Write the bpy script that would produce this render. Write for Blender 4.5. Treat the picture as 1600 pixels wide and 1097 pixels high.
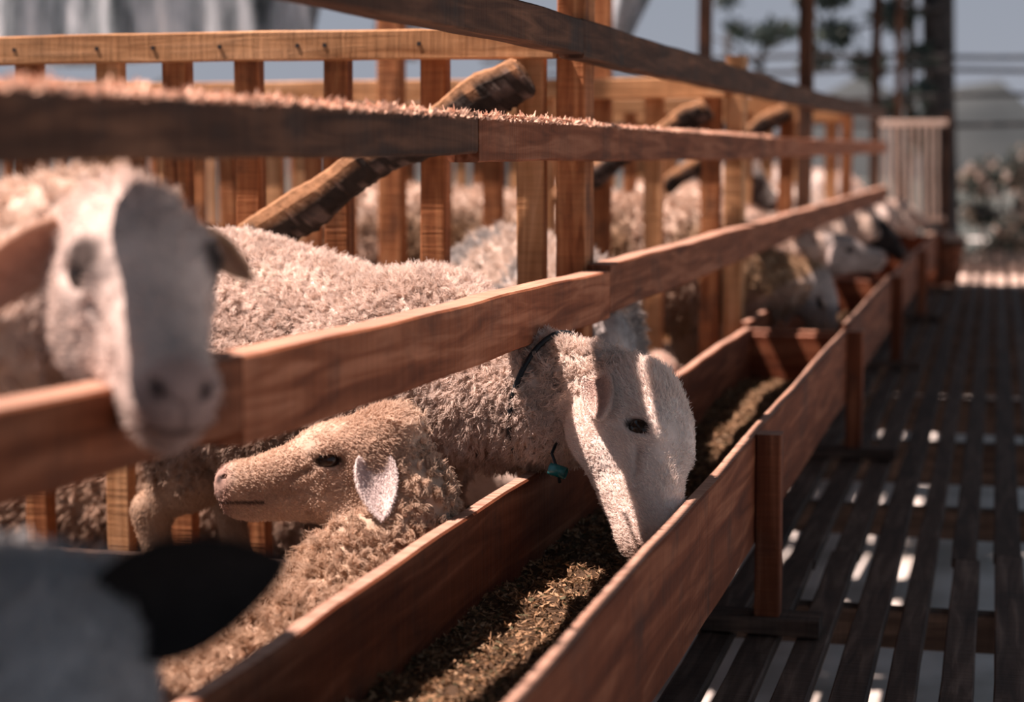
import bpy, math, random
import numpy as np
from mathutils import Vector, Matrix, Quaternion
for o in list(bpy.data.objects): bpy.data.objects.remove(o)
S = bpy.context.scene; C = S.collection
random.seed(7); RNG = np.random.default_rng(7)
V = Vector
# ---------------------------------------------------------------- camera, light, exposure
cd = bpy.data.cameras.new('camera'); cam = bpy.data.objects.new('camera', cd); C.objects.link(cam)
FP = 2900.0; PIT = math.atan(310/FP); YAW = math.atan(760*math.cos(PIT)/FP); EYE = .87
cd.sensor_fit = 'HORIZONTAL'; cd.sensor_width = 36; cd.lens = FP*36/1600
cd.clip_start = .05; cd.clip_end = 400
cam.location = (0, 0, EYE); cam.rotation_euler = (math.pi/2-PIT, 0, YAW)
cd.dof.use_dof = True; cd.dof.focus_distance = 2.78; cd.dof.aperture_fstop = 3.0
S.camera = cam
vs = S.view_settings; vs.view_transform = 'Standard'; vs.look = 'None'; vs.gamma = 1; vs.use_curve_mapping = False
vs.exposure = 0.0
w = bpy.data.worlds.new('sky'); S.world = w; w.use_nodes = True
nt = w.node_tree; bg = nt.nodes['Background']
tc = nt.nodes.new('ShaderNodeTexCoord'); sx = nt.nodes.new('ShaderNodeSeparateXYZ'); rp = nt.nodes.new('ShaderNodeValToRGB')
nt.links.new(tc.outputs['Generated'], sx.inputs[0]); nt.links.new(sx.outputs['Z'], rp.inputs[0]); nt.links.new(rp.outputs[0], bg.inputs[0])
rp.color_ramp.elements[0].position = 0; rp.color_ramp.elements[0].color = (.43, .45, .52, 1)
rp.color_ramp.elements[1].position = .35; rp.color_ramp.elements[1].color = (.26, .33, .42, 1)
bg.inputs[1].default_value = .80
sd = bpy.data.lights.new('sun', 'SUN'); sun = bpy.data.objects.new('sun', sd); C.objects.link(sun)
sd.energy = 12.5; sd.angle = math.radians(.6); sd.color = (1, .77, .68)
sun.rotation_euler = V((-.43, -.12, .89)).to_track_quat('Z', 'Y').to_euler()

# ---------------------------------------------------------------- helpers
def tag(o, label=None, cat=None, group=None, kind=None):
    for k, v in (('label', label), ('category', cat), ('group', group), ('kind', kind)):
        if v: o[k] = v
    return o
def empty(name, loc, label=None, cat=None, group=None, kind=None):
    o = bpy.data.objects.new(name, None); C.objects.link(o); o.location = loc; o.empty_display_size = .1
    return tag(o, label, cat, group, kind)
def link(name, me, mat, parent=None, loc=None, quat=None):
    o = bpy.data.objects.new(name, me); C.objects.link(o)
    for m in (mat if isinstance(mat, (list, tuple)) else [mat]): me.materials.append(m)
    if loc is not None: o.location = loc
    if quat is not None: o.rotation_mode = 'QUATERNION'; o.rotation_quaternion = quat
    if parent is not None:
        o.parent = parent; o.location = V(o.location) - V(parent.location)
    return o
def mesh(name, vs_, fs, smooth=False):
    me = bpy.data.meshes.new(name)
    if isinstance(vs_, np.ndarray) and isinstance(fs, np.ndarray):
        n = fs.shape[1]
        me.vertices.add(len(vs_)); me.vertices.foreach_set('co', vs_.astype(np.float32).ravel())
        me.loops.add(fs.size); me.loops.foreach_set('vertex_index', fs.astype(np.int32).ravel())
        me.polygons.add(len(fs)); me.polygons.foreach_set('loop_start', np.arange(0, fs.size, n, dtype=np.int32))
        me.update(calc_edges=True)
    else:
        me.from_pydata([tuple(v) for v in vs_], [], fs); me.update()
    me.polygons.foreach_set('use_smooth', [smooth]*len(me.polygons))
    return me

# ---------------------------------------------------------------- materials
def newmat(name):
    m = bpy.data.materials.new(name); m.use_nodes = True
    n = m.node_tree.nodes; l = m.node_tree.links
    return m, n, l, n['Principled BSDF']
def ramp(n, stops, interp='LINEAR'):
    r = n.new('ShaderNodeValToRGB'); e = r.color_ramp.elements; r.color_ramp.interpolation = interp
    while len(e) < len(stops): e.new(.5)
    for i, (p, c) in enumerate(stops): e[i].position = p; e[i].color = (*c, 1)
    return r
def wood(name, dark, mid, light, rough=.75, stain=.5, grain=1.0, stainc=(.035, .03, .028), dust_sun=0):
    m, n, l, b = newmat(name)
    t = n.new('ShaderNodeTexCoord'); oi = n.new('ShaderNodeObjectInfo')
    add = n.new('ShaderNodeVectorMath'); add.operation = 'ADD'
    comb = n.new('ShaderNodeCombineXYZ'); mul = n.new('ShaderNodeMath'); mul.operation = 'MULTIPLY'; mul.inputs[1].default_value = 37.
    l.new(oi.outputs['Random'], mul.inputs[0]); l.new(mul.outputs[0], comb.inputs[0]); l.new(mul.outputs[0], comb.inputs[1]); l.new(mul.outputs[0], comb.inputs[2])
    l.new(t.outputs['Object'], add.inputs[0]); l.new(comb.outputs[0], add.inputs[1])
    mp = n.new('ShaderNodeMapping'); mp.inputs['Scale'].default_value = (2.2*grain, 26*grain, 26*grain); l.new(add.outputs[0], mp.inputs[0])
    ng = n.new('ShaderNodeTexNoise'); ng.inputs['Scale'].default_value = 1.6; ng.inputs['Detail'].default_value = 6; ng.inputs['Distortion'].default_value = .9; l.new(mp.outputs[0], ng.inputs[0])
    r = ramp(n, [(.28, dark), (.5, mid), (.72, light)]); l.new(ng.outputs[0], r.inputs[0])
    # broad weather stains
    n2 = n.new('ShaderNodeTexNoise'); n2.inputs['Scale'].default_value = 7; n2.inputs['Detail'].default_value = 8; n2.inputs['Roughness'].default_value = .65; l.new(add.outputs[0], n2.inputs[0])
    r2 = ramp(n, [(.52, (0, 0, 0)), (.70, (1, 1, 1))]); l.new(n2.outputs[0], r2.inputs[0])
    m2 = n.new('ShaderNodeMath'); m2.operation = 'MULTIPLY'; m2.inputs[1].default_value = stain; l.new(r2.outputs[0], m2.inputs[0])
    mx = n.new('ShaderNodeMix'); mx.data_type = 'RGBA'; l.new(m2.outputs[0], mx.inputs[0]); l.new(r.outputs[0], mx.inputs[6]); mx.inputs[7].default_value = (*stainc, 1)
    # saw marks across the board
    mp3 = n.new('ShaderNodeMapping'); mp3.inputs['Scale'].default_value = (60, 3, 3); l.new(add.outputs[0], mp3.inputs[0])
    n3 = n.new('ShaderNodeTexNoise'); n3.inputs['Scale'].default_value = 2.; n3.inputs['Detail'].default_value = 3; l.new(mp3.outputs[0], n3.inputs[0])
    r3 = ramp(n, [(.35, (.72, .72, .72)), (.6, (1.08, 1.08, 1.08))]); l.new(n3.outputs[0], r3.inputs[0])
    mm = n.new('ShaderNodeMix'); mm.data_type = 'RGBA'; mm.blend_type = 'MULTIPLY'; mm.inputs[0].default_value = .4; l.new(mx.outputs[2], mm.inputs[6]); l.new(r3.outputs[0], mm.inputs[7])
    # per board tone
    hv = n.new('ShaderNodeHueSaturation'); mr = n.new('ShaderNodeMapRange'); mr.inputs[3].default_value = .72; mr.inputs[4].default_value = 1.2
    l.new(oi.outputs['Random'], mr.inputs[0]); l.new(mr.outputs[0], hv.inputs['Value']); l.new(mm.outputs[2], hv.inputs['Color'])
    if dust_sun:   # pale tone on level faces: settled sawdust plus painted-in sunlight
        ge = n.new('ShaderNodeNewGeometry'); sp = n.new('ShaderNodeSeparateXYZ'); l.new(ge.outputs['True Normal'], sp.inputs[0])
        gt_ = n.new('ShaderNodeMath'); gt_.operation = 'GREATER_THAN'; gt_.inputs[1].default_value = .75; l.new(sp.outputs[2], gt_.inputs[0])
        rd = ramp(n, [(.25, (.35,)*3), (.6, (1, 1, 1))]); l.new(n3.outputs[0], rd.inputs[0])
        mu = n.new('ShaderNodeMath'); mu.operation = 'MULTIPLY'; l.new(gt_.outputs[0], mu.inputs[0]); l.new(rd.outputs[0], mu.inputs[1])
        m3 = n.new('ShaderNodeMath'); m3.operation = 'MULTIPLY'; m3.inputs[1].default_value = dust_sun; l.new(mu.outputs[0], m3.inputs[0])
        md_ = n.new('ShaderNodeMix'); md_.data_type = 'RGBA'; l.new(m3.outputs[0], md_.inputs[0]); l.new(hv.outputs[0], md_.inputs[6]); md_.inputs[7].default_value = (.66, .46, .36, 1)
        l.new(md_.outputs[2], b.inputs['Base Color'])
    else: l.new(hv.outputs[0], b.inputs['Base Color'])
    b.inputs['Roughness'].default_value = rough
    b.inputs['Specular IOR Level'].default_value = .12
    bm = n.new('ShaderNodeBump'); bm.inputs['Strength'].default_value = .5; bm.inputs['Distance'].default_value = .004
    ad = n.new('ShaderNodeMath'); ad.operation = 'ADD'; l.new(ng.outputs[0], ad.inputs[0]); l.new(n3.outputs[0], ad.inputs[1]); l.new(ad.outputs[0], bm.inputs['Height']); l.new(bm.outputs[0], b.inputs['Normal'])
    return m
W_RAIL = wood('rail_wood', (.12, .036, .017), (.25, .088, .042), (.42, .18, .10), stain=.5, dust_sun=.5)
W_TOP = wood('dark_rail_wood', (.03, .017, .012), (.07, .035, .022), (.17, .085, .05), stain=.8, dust_sun=.5)
W_PICK = wood('picket_wood', (.16, .055, .022), (.33, .13, .055), (.50, .24, .11), stain=.7)
W_PALE = wood('pale_wood', (.34, .16, .07), (.52, .28, .135), (.68, .40, .22), stain=.3)
W_BOARD = wood('trough_wood', (.085, .024, .012), (.17, .052, .024), (.32, .125, .065), stain=.55, grain=.7, dust_sun=.55)
W_SLAT = wood('slat_wood', (.045, .03, .025), (.085, .056, .044), (.17, .115, .09), stain=.5)
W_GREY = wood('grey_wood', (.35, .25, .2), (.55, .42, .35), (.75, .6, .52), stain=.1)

def simple(name, col, rough=.8, spec=.3, noise=None, bump=0, bscale=40):
    m, n, l, b = newmat(name)
    b.inputs['Base Color'].default_value = (*col, 1); b.inputs['Roughness'].default_value = rough; b.inputs['Specular IOR Level'].default_value = spec
    t = n.new('ShaderNodeTexCoord')
    if noise:
        sc, stops = noise
        nz = n.new('ShaderNodeTexNoise'); nz.inputs['Scale'].default_value = sc; nz.inputs['Detail'].default_value = 8; nz.inputs['Roughness'].default_value = .6; l.new(t.outputs['Object'], nz.inputs[0])
        r = ramp(n, stops); l.new(nz.outputs[0], r.inputs[0]); l.new(r.outputs[0], b.inputs['Base Color'])
    if bump:
        nb = n.new('ShaderNodeTexNoise'); nb.inputs['Scale'].default_value = bscale; nb.inputs['Detail'].default_value = 5; l.new(t.outputs['Object'], nb.inputs[0])
        bm = n.new('ShaderNodeBump'); bm.inputs['Strength'].default_value = bump; bm.inputs['Distance'].default_value = .01; l.new(nb.outputs[0], bm.inputs['Height']); l.new(bm.outputs[0], b.inputs['Normal'])
    return m
def attr_mat(name, rough=.85, transl=0., bump=0, bscale=60, var=.25, vscale=30):
    m, n, l, b = newmat(name)
    a = n.new('ShaderNodeAttribute'); a.attribute_name = 'col'
    t = n.new('ShaderNodeTexCoord'); nz = n.new('ShaderNodeTexNoise'); nz.inputs['Scale'].default_value = vscale; nz.inputs['Detail'].default_value = 5; l.new(t.outputs['Object'], nz.inputs[0])
    r = ramp(n, [(.3, (1-var,)*3), (.7, (1+var*.4,)*3)]); l.new(nz.outputs[0], r.inputs[0])
    mx = n.new('ShaderNodeMix'); mx.data_type = 'RGBA'; mx.blend_type = 'MULTIPLY'; mx.inputs[0].default_value = 1; l.new(a.outputs['Color'], mx.inputs[6]); l.new(r.outputs[0], mx.inputs[7])
    l.new(mx.outputs[2], b.inputs['Base Color']); b.inputs['Roughness'].default_value = rough; b.inputs['Specular IOR Level'].default_value = .2
    if bump:
        nb = n.new('ShaderNodeTexNoise'); nb.inputs['Scale'].default_value = bscale; nb.inputs['Detail'].default_value = 4; l.new(t.outputs['Object'], nb.inputs[0])
        bm = n.new('ShaderNodeBump'); bm.inputs['Strength'].default_value = bump; bm.inputs['Distance'].default_value = .006; l.new(nb.outputs[0], bm.inputs['Height']); l.new(bm.outputs[0], b.inputs['Normal'])
    if transl:
        tr = n.new('ShaderNodeBsdfTranslucent'); l.new(mx.outputs[2], tr.inputs[0]); ms = n.new('ShaderNodeMixShader'); ms.inputs[0].default_value = transl
        l.new(b.outputs[0], ms.inputs[1]); l.new(tr.outputs[0], ms.inputs[2]); l.new(ms.outputs[0], n['Material Output'].inputs[0])
    return m
M_SKIN = attr_mat('sheep_skin', bump=.35, bscale=90, var=.22)
M_WOOL = attr_mat('sheep_wool', transl=.28, var=.0)
M_EAR = attr_mat('sheep_ear', transl=.25, var=.15)
M_LEAF = attr_mat('leaf', transl=.35, rough=.5, var=.2)
M_CHAFF = attr_mat('chaff', transl=.15, rough=.7, var=.1)
M_EYE = simple('sheep_eye', (.018, .011, .008), rough=.16, spec=.4)
M_CORD = simple('collar_cord', (.012, .016, .02), rough=.5)
M_TEAL = simple('teal_plastic', (.01, .16, .17), rough=.25, spec=.6)
M_NAIL = simple('nail_metal', (.03, .025, .025), rough=.5)
M_BARK = simple('bark', (.03, .025, .022), noise=(9, [(.3, (.008, .009, .010)), (.7, (.03, .028, .029))]), bump=.8, bscale=25)
M_LOG = simple('log_bark', (.1, .08, .07), noise=(28, [(.36, (.02, .013, .010)), (.52, (.09, .045, .026)), (.7, (.42, .33, .28))]), bump=.9, bscale=60)

# ---------------------------------------------------------------- boards
def beam(name, p0, p1, w_, h_, mat, parent=None, up=(0, 0, 1), seg=None, jit=.0015, cham=.003, roll=0):
    """a sawn board from p0 to p1, w_ thick sideways, h_ tall along up, worn slightly out of true"""
    p0 = V(p0); p1 = V(p1); d = p1-p0; L = d.length; x = d.normalized(); u = V(up); z = (u-x*u.dot(x)).normalized(); y = z.cross(x)
    q = Matrix((x, y, z)).transposed().to_quaternion()
    n = seg or max(2, min(60, int(L/.05)))
    rr = random.Random(hash((round(p0.x, 3), round(p0.y, 3), round(p1.z, 3))))
    vs_ = []; a, b = w_/2, h_/2; c = min(cham, a*.4, b*.4)
    cs = [(-a+c, -b), (a-c, -b), (a, -b+c), (a, b-c), (a-c, b), (-a+c, b), (-a, b-c), (-a, -b+c)]
    ph = [rr.uniform(0, 6) for _ in range(8)]
    for i in range(n+1):
        t = i/n; X = -L/2+L*t
        for k, (cy, cz) in enumerate(cs):
            j = jit*.8*math.sin(X*5+ph[0])+jit*.35*math.sin(X*17+ph[1+k//4])+rr.uniform(-1, 1)*jit*.12
            vs_.append((X, cy+j*.4+jit*.3*math.sin(X*11+ph[6]), cz+j))
    fs = []
    for i in range(n):
        for k in range(8):
            a0 = i*8+k; a1 = i*8+(k+1) % 8
            fs.append((a0, a1, a1+8, a0+8))
    fs.append(tuple(range(7, -1, -1))); fs.append(tuple(n*8+k for k in range(8)))
    # outward orientation
    fs = [tuple(reversed(f)) for f in fs]
    me = mesh(name, vs_, fs)
    import bmesh
    bm = bmesh.new(); bm.from_mesh(me); bmesh.ops.recalc_face_normals(bm, faces=bm.faces); bm.to_mesh(me); bm.free()
    return link(name, me, mat, parent, (p0+p1)/2, q)
def tube(name, pts, radii, mat, parent=None, n=10, rough=0, seed=0, flat=1.0):
    rr = random.Random(seed); P = [V(p) for p in pts]; vs_ = []; fs = []
    prev = None
    for i, p in enumerate(P):
        t = (P[min(i+1, len(P)-1)]-P[max(i-1, 0)]).normalized()
        if prev is None: a = t.orthogonal().normalized()
        else: a = (prev-t*prev.dot(t)).normalized()
        prev = a; b = t.cross(a)
        for k in range(n):
            th = 2*math.pi*k/n; r = radii[i]*(1+rough*rr.uniform(-1, 1))
            vs_.append(p+a*math.cos(th)*r+b*math.sin(th)*r*flat)
    for i in range(len(P)-1):
        for k in range(n): fs.append((i*n+k, i*n+(k+1) % n, (i+1)*n+(k+1) % n, (i+1)*n+k))
    fs.append(tuple(range(n-1, -1, -1))); fs.append(tuple((len(P)-1)*n+k for k in range(n)))
    return link(name, mesh(name, vs_, fs, True), mat, parent) if parent is None else link_local(name, vs_, fs, mat, parent)
def link_local(name, vs_, fs, mat, parent, smooth=True):
    off = V(parent.location)
    o = bpy.data.objects.new(name, mesh(name, [V(v)-off for v in vs_], fs, smooth)); C.objects.link(o); o.data.materials.append(mat); o.parent = parent
    return o

# ---------------------------------------------------------------- implicit surfaces for the animals
class Field:
    def __init__(s, ax):
        s.ax = ax; s.f = np.full([len(a) for a in ax], .2, np.float32)
    def box(s, lo, hi, m):
        sl = []
        for k in range(3):
            i0 = max(0, np.searchsorted(s.ax[k], lo[k]-m)-1); i1 = min(len(s.ax[k]), np.searchsorted(s.ax[k], hi[k]+m)+1)
            sl.append(slice(i0, max(i1, i0+1)))
        g = np.meshgrid(*[s.ax[k][sl[k]].astype(np.float32) for k in range(3)], indexing='ij')
        return tuple(sl), np.stack(g, -1)
    def put(s, sl, d, k, sub):
        f = s.f[sl]
        if sub:
            d = -d; h = np.clip(.5-.5*(f-d)/k, 0, 1); s.f[sl] = f+(d-f)*h+k*h*(1-h)
        else:
            h = np.clip(.5+.5*(f-d)/k, 0, 1); s.f[sl] = f+(d-f)*h-k*h*(1-h)
    def cone(s, a, b, ra, rb, k=.03, sub=False):
        a = np.array(a, np.float32); b = np.array(b, np.float32); R = max(ra, rb)
        sl, p = s.box(np.minimum(a, b)-R, np.maximum(a, b)+R, k+.04)
        ba = b-a; pa = p-a; h = np.clip(pa@ba/max(ba@ba, 1e-9), 0, 1)
        d = np.linalg.norm(pa-h[..., None]*ba, axis=-1)-(ra+(rb-ra)*h)
        s.put(sl, d, k, sub)
    def ell(s, c, r, Rm, k=.03, sub=False):
        c = np.array(c, np.float32); r = np.array(r, np.float32); R = max(r)
        sl, p = s.box(c-R, c+R, k+.04)
        q = (p-c)@np.array(Rm, np.float32)
        k0 = np.linalg.norm(q/r, axis=-1); k1 = np.linalg.norm(q/(r*r), axis=-1)
        s.put(sl, k0*(k0-1)/np.maximum(k1, 1e-6), k, sub)
def surface_nets(F):
    f = F.f; nx, ny, nz = f.shape
    ins = f < 0
    cnt = np.zeros((nx-1, ny-1, nz-1), np.uint8)
    for dx in (0, 1):
        for dy in (0, 1):
            for dz in (0, 1): cnt += ins[dx:nx-1+dx, dy:ny-1+dy, dz:nz-1+dz]
    act = (cnt > 0) & (cnt < 8); ii = np.argwhere(act)
    idx = np.full(act.shape, -1, np.int32); idx[act] = np.arange(len(ii))
    acc = np.zeros((len(ii), 3)); wn = np.zeros(len(ii)); ax = F.ax
    cor = [(a, b, c) for a in (0, 1) for b in (0, 1) for c in (0, 1)]
    for c0 in cor:
        for k in range(3):
            if c0[k]: continue
            c1 = list(c0); c1[k] = 1
            A = ii+c0; B = ii+c1
            fa = f[A[:, 0], A[:, 1], A[:, 2]]; fb = f[B[:, 0], B[:, 1], B[:, 2]]
            m = (fa < 0) != (fb < 0)
            t = np.where(m, fa/np.where(fa-fb == 0, 1, fa-fb), 0)
            PA = np.stack([ax[j][A[:, j]] for j in range(3)], 1); PB = np.stack([ax[j][B[:, j]] for j in range(3)], 1)
            acc += (PA+(PB-PA)*t[:, None])*m[:, None]; wn += m
    vs_ = acc/np.maximum(wn, 1)[:, None]
    quads = []
    for k in range(3):
        sl0 = [slice(1, -1)]*3; a = [slice(1, -1)]*3; b = [slice(1, -1)]*3
        a[k] = slice(0, f.shape[k]-1); b[k] = slice(1, f.shape[k])
        A = ins[tuple(a)]; B = ins[tuple(b)]
        e = np.argwhere(A != B); sgn = A[e[:, 0], e[:, 1], e[:, 2]]
        base = e.copy()
        for j in range(3):
            if j != k: base[:, j] += 1
        u, v = (k+1) % 3, (k+2) % 3
        def cell(du, dv):
            q = base.copy(); q[:, u] += du; q[:, v] += dv; return idx[q[:, 0], q[:, 1], q[:, 2]]
        Q = np.stack([cell(-1, -1), cell(0, -1), cell(0, 0), cell(-1, 0)], 1)
        Q[~sgn] = Q[~sgn][:, ::-1]
        quads.append(Q)
    Q = np.concatenate(quads); Q = Q[(Q >= 0).all(1)]
    return vs_, Q
def vnormals(v, q):
    n = np.zeros_like(v); fn = np.cross(v[q[:, 2]]-v[q[:, 0]], v[q[:, 3]]-v[q[:, 1]])
    for k in range(4): np.add.at(n, q[:, k], fn)
    return n/np.maximum(np.linalg.norm(n, axis=1), 1e-9)[:, None]
def wob(p, s, seed=0):
    """cheap smooth noise in -1..1"""
    r = np.random.default_rng(seed); o = np.zeros(len(p))
    for i in range(6):
        k = r.normal(size=3); k *= s*(1+.5*i)/np.linalg.norm(k); k2 = r.normal(size=3); k2 *= s*(1.3+.4*i)/np.linalg.norm(k2)
        o += np.sin(p@k+r.uniform(0, 6)+1.7*np.sin(p@k2+r.uniform(0, 6)))/(1+.35*i)
    return o/3.2
def smooth01(x, a, b):
    t = np.clip((x-a)/(b-a), 0, 1); return t*t*(3-2*t)
def unit(v): return v/np.maximum(np.linalg.norm(v, axis=-1, keepdims=True), 1e-9)

# ---------------------------------------------------------------- sheep
EYE_L = (.112, .0462, -.050)
def head_frame(poll, nose, up, L=.28):
    P = np.array(poll, float); x = np.array(nose, float)-P; ln = np.linalg.norm(x); x = x/ln
    # the model's nose tip lies below its x axis: tilt so that poll->nose hits the tip
    u = np.array(up, float); z = u-x*(u@x); z /= np.linalg.norm(z); y = np.cross(z, x)
    s = ln/math.hypot(.275, .098)
    a = math.atan2(.098, .275); x2 = x*math.cos(a)+z*math.sin(a); z2 = z*math.cos(a)-x*math.sin(a)
    return P, np.stack([x2, y, z2], 1), s
def head_prims(F, P, R, s, wool_top=.0, er=0.):
    ce, se = math.cos(er), math.sin(er); Re = R@np.array(((ce, 0, -se), (0, 1, 0), (se, 0, ce)))
    T = lambda q: P+R@(np.array(q, float)*s)
    def E(c, r, k=.02, sub=False): F.ell(T(c), np.array(r)*s, R, k*s, sub)
    def K(a, b, ra, rb, k=.02, sub=False): F.cone(T(a), T(b), ra*s, rb*s, k*s, sub)
    E((.045, 0, -.060), (.076, .057, .066)); E((.095, 0, -.049), (.058, .053, .050), .025)
    K((.11, 0, -.064), (.238, 0, -.090), .049, .029, .03)
    E((.250, 0, -.094), (.029, .029, .029), .02)
    for sg in (-1, 1):
        K((.055, .020*sg, -.112), (.215, .006*sg, -.122), .036, .018, .025)
        E((.072, .030*sg, -.100), (.052, .027, .048), .03)
        E((.108, .040*sg, -.036), (.030, .016, .016), .02)
    E((.232, 0, -.131), (.030, .018, .013), .012)
    E((.240, 0, -.110), (.030, .025, .016), .015)
    if wool_top: E((.01, 0, -.012), (.05, .045, .03+wool_top), .03)
    for sg in (-1, 1):
        y = sg
        E((.112, .062*y, -.051), (.027, .015, .0155), .008, True)       # eye socket
        for dz, oy, rr_ in ((.0128, .0015, (.027, .0115, .0066)), (-.0122, .001, (.025, .0105, .0056))):   # lids
            c_ = P+R@(np.array((EYE_L[0]-se*dz, (EYE_L[1]+oy)*y, EYE_L[2]+ce*dz))*s); F.ell(c_, np.array(rr_)*s, Re, .005*s)
        K((.140, .044*y, -.064), (.165, .038*y, -.078), .004, .003, .010, True)     # tear trough
        K((.272, .006*y, -.090), (.262, .021*y, -.079), .0042, .0032, .004, True)   # nostril
        K((.272, .004*y, -.1165), (.205, .026*y, -.1145), .0022, .0016, .003, True) # mouth line
    K((.280, 0, -.088), (.274, 0, -.118), .0022, .0018, .003, True)
def ear_mesh(F_, side, length, width, dirv, facing, base=(.030, .052, -.040), droop=.35):
    """leaf shaped cupped ear, local head coordinates -> world"""
    P, R, s = F_
    b = np.array(base)*np.array((1, side, 1)); d = unit(np.array(dirv)*np.array((1, side, 1))); f = np.array(facing)*np.array((1, side, 1), float)
    f = unit(f-d*(f@d)); wv = np.cross(d, f)
    nu, nv = 22, 12; top = []
    for i in range(nu+1):
        t = i/nu; wd = width*.5*(math.sin(math.pi*min(1, .16+.84*t)**.8)**.75)*(1-.15*t)+.002
        if t > .85: wd *= math.sqrt(max(0, 1-((t-.85)/.16)**2))
        for j in range(nv+1):
            a = (j/nv-.5)*2
            cup = .55*(1-t*.5)
            p = b+d*length*t+wv*wd*a*(1-.12*cup*abs(a))+f*(wd*cup*(a*a)-.008*math.sin(math.pi*t)) - np.array((0, 0, 1.))*droop*length*t*t*.5
            top.append(p)
    top = np.array(top); n = len(top)
    th = .0022*(1+1.6*(1-np.repeat(np.arange(nu+1)/nu, nv+1)))
    bot = top-f*th[:, None]; al = np.concatenate([top+f*th[:, None]*.3, bot])
    W = P+(al*s)@R.T
    q = []
    st = nv+1
    for i in range(nu):
        for j in range(nv):
            a0 = i*st+j; q.append((a0, a0+1, a0+st+1, a0+st)); q.append((n+a0, n+a0+st, n+a0+st+1, n+a0+1))
    for i in range(nu):
        a0 = i*st; q.append((a0, a0+st, n+a0+st, n+a0)); a0 = i*st+nv; q.append((a0, n+a0, n+a0+st, a0+st))
    for j in range(nv):
        a0 = j; q.append((a0, n+a0, n+a0+1, a0+1)); a0 = nu*st+j; q.append((a0, a0+1, n+a0+1, n+a0))
    tt = np.tile(np.repeat(np.arange(nu+1)/nu, nv+1), 2); aa = np.tile(np.abs(np.tile(np.arange(nv+1)/nv-.5, nu+1))*2, 2)
    inner = np.concatenate([np.ones(n), np.zeros(n)])
    return W, np.array(q), tt, aa, inner
def setcol(me, cols, dom='POINT'):
    a = me.attributes.new('col', 'FLOAT_COLOR', dom)
    c4 = np.concatenate([cols, np.ones((len(cols), 1))], 1).astype(np.float32); a.data.foreach_set('color', c4.ravel())
def strands(name, pos, cols, rad, parent, npts):
    """pos (N,npts,3)"""
    hc = bpy.data.hair_curves.new(name); N = len(pos); hc.add_curves([npts]*N)
    hc.attributes['position'].data.foreach_set('vector', pos.reshape(-1).astype(np.float32))
    a = hc.attributes.get('radius') or hc.attributes.new('radius', 'FLOAT', 'POINT')
    a.data.foreach_set('value', rad.reshape(-1).astype(np.float32))
    ca = hc.attributes.new('col', 'FLOAT_COLOR', 'CURVE')
    ca.data.foreach_set('color', np.concatenate([cols, np.ones((N, 1))], 1).astype(np.float32).ravel())
    hc.materials.append(M_WOOL)
    o = bpy.data.objects.new(name, hc); C.objects.link(o); o.parent = parent
    return o
def sample(v, q, vn, w_, N, rng):
    wf = w_[q].mean(1); fn = np.cross(v[q[:, 2]]-v[q[:, 0]], v[q[:, 3]]-v[q[:, 1]]); ar = np.linalg.norm(fn, axis=1)*.5*wf
    fi = rng.choice(len(q), N, p=ar/ar.sum()); a = rng.random(N)[:, None]; b = rng.random(N)[:, None]
    Q = q[fi]
    mixv = lambda A: (A[Q[:, 0]]*(1-a)+A[Q[:, 1]]*a)*(1-b)+(A[Q[:, 3]]*(1-a)+A[Q[:, 2]]*a)*b
    return mixv(v), unit(mixv(vn)), (ar.sum()), fi
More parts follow.
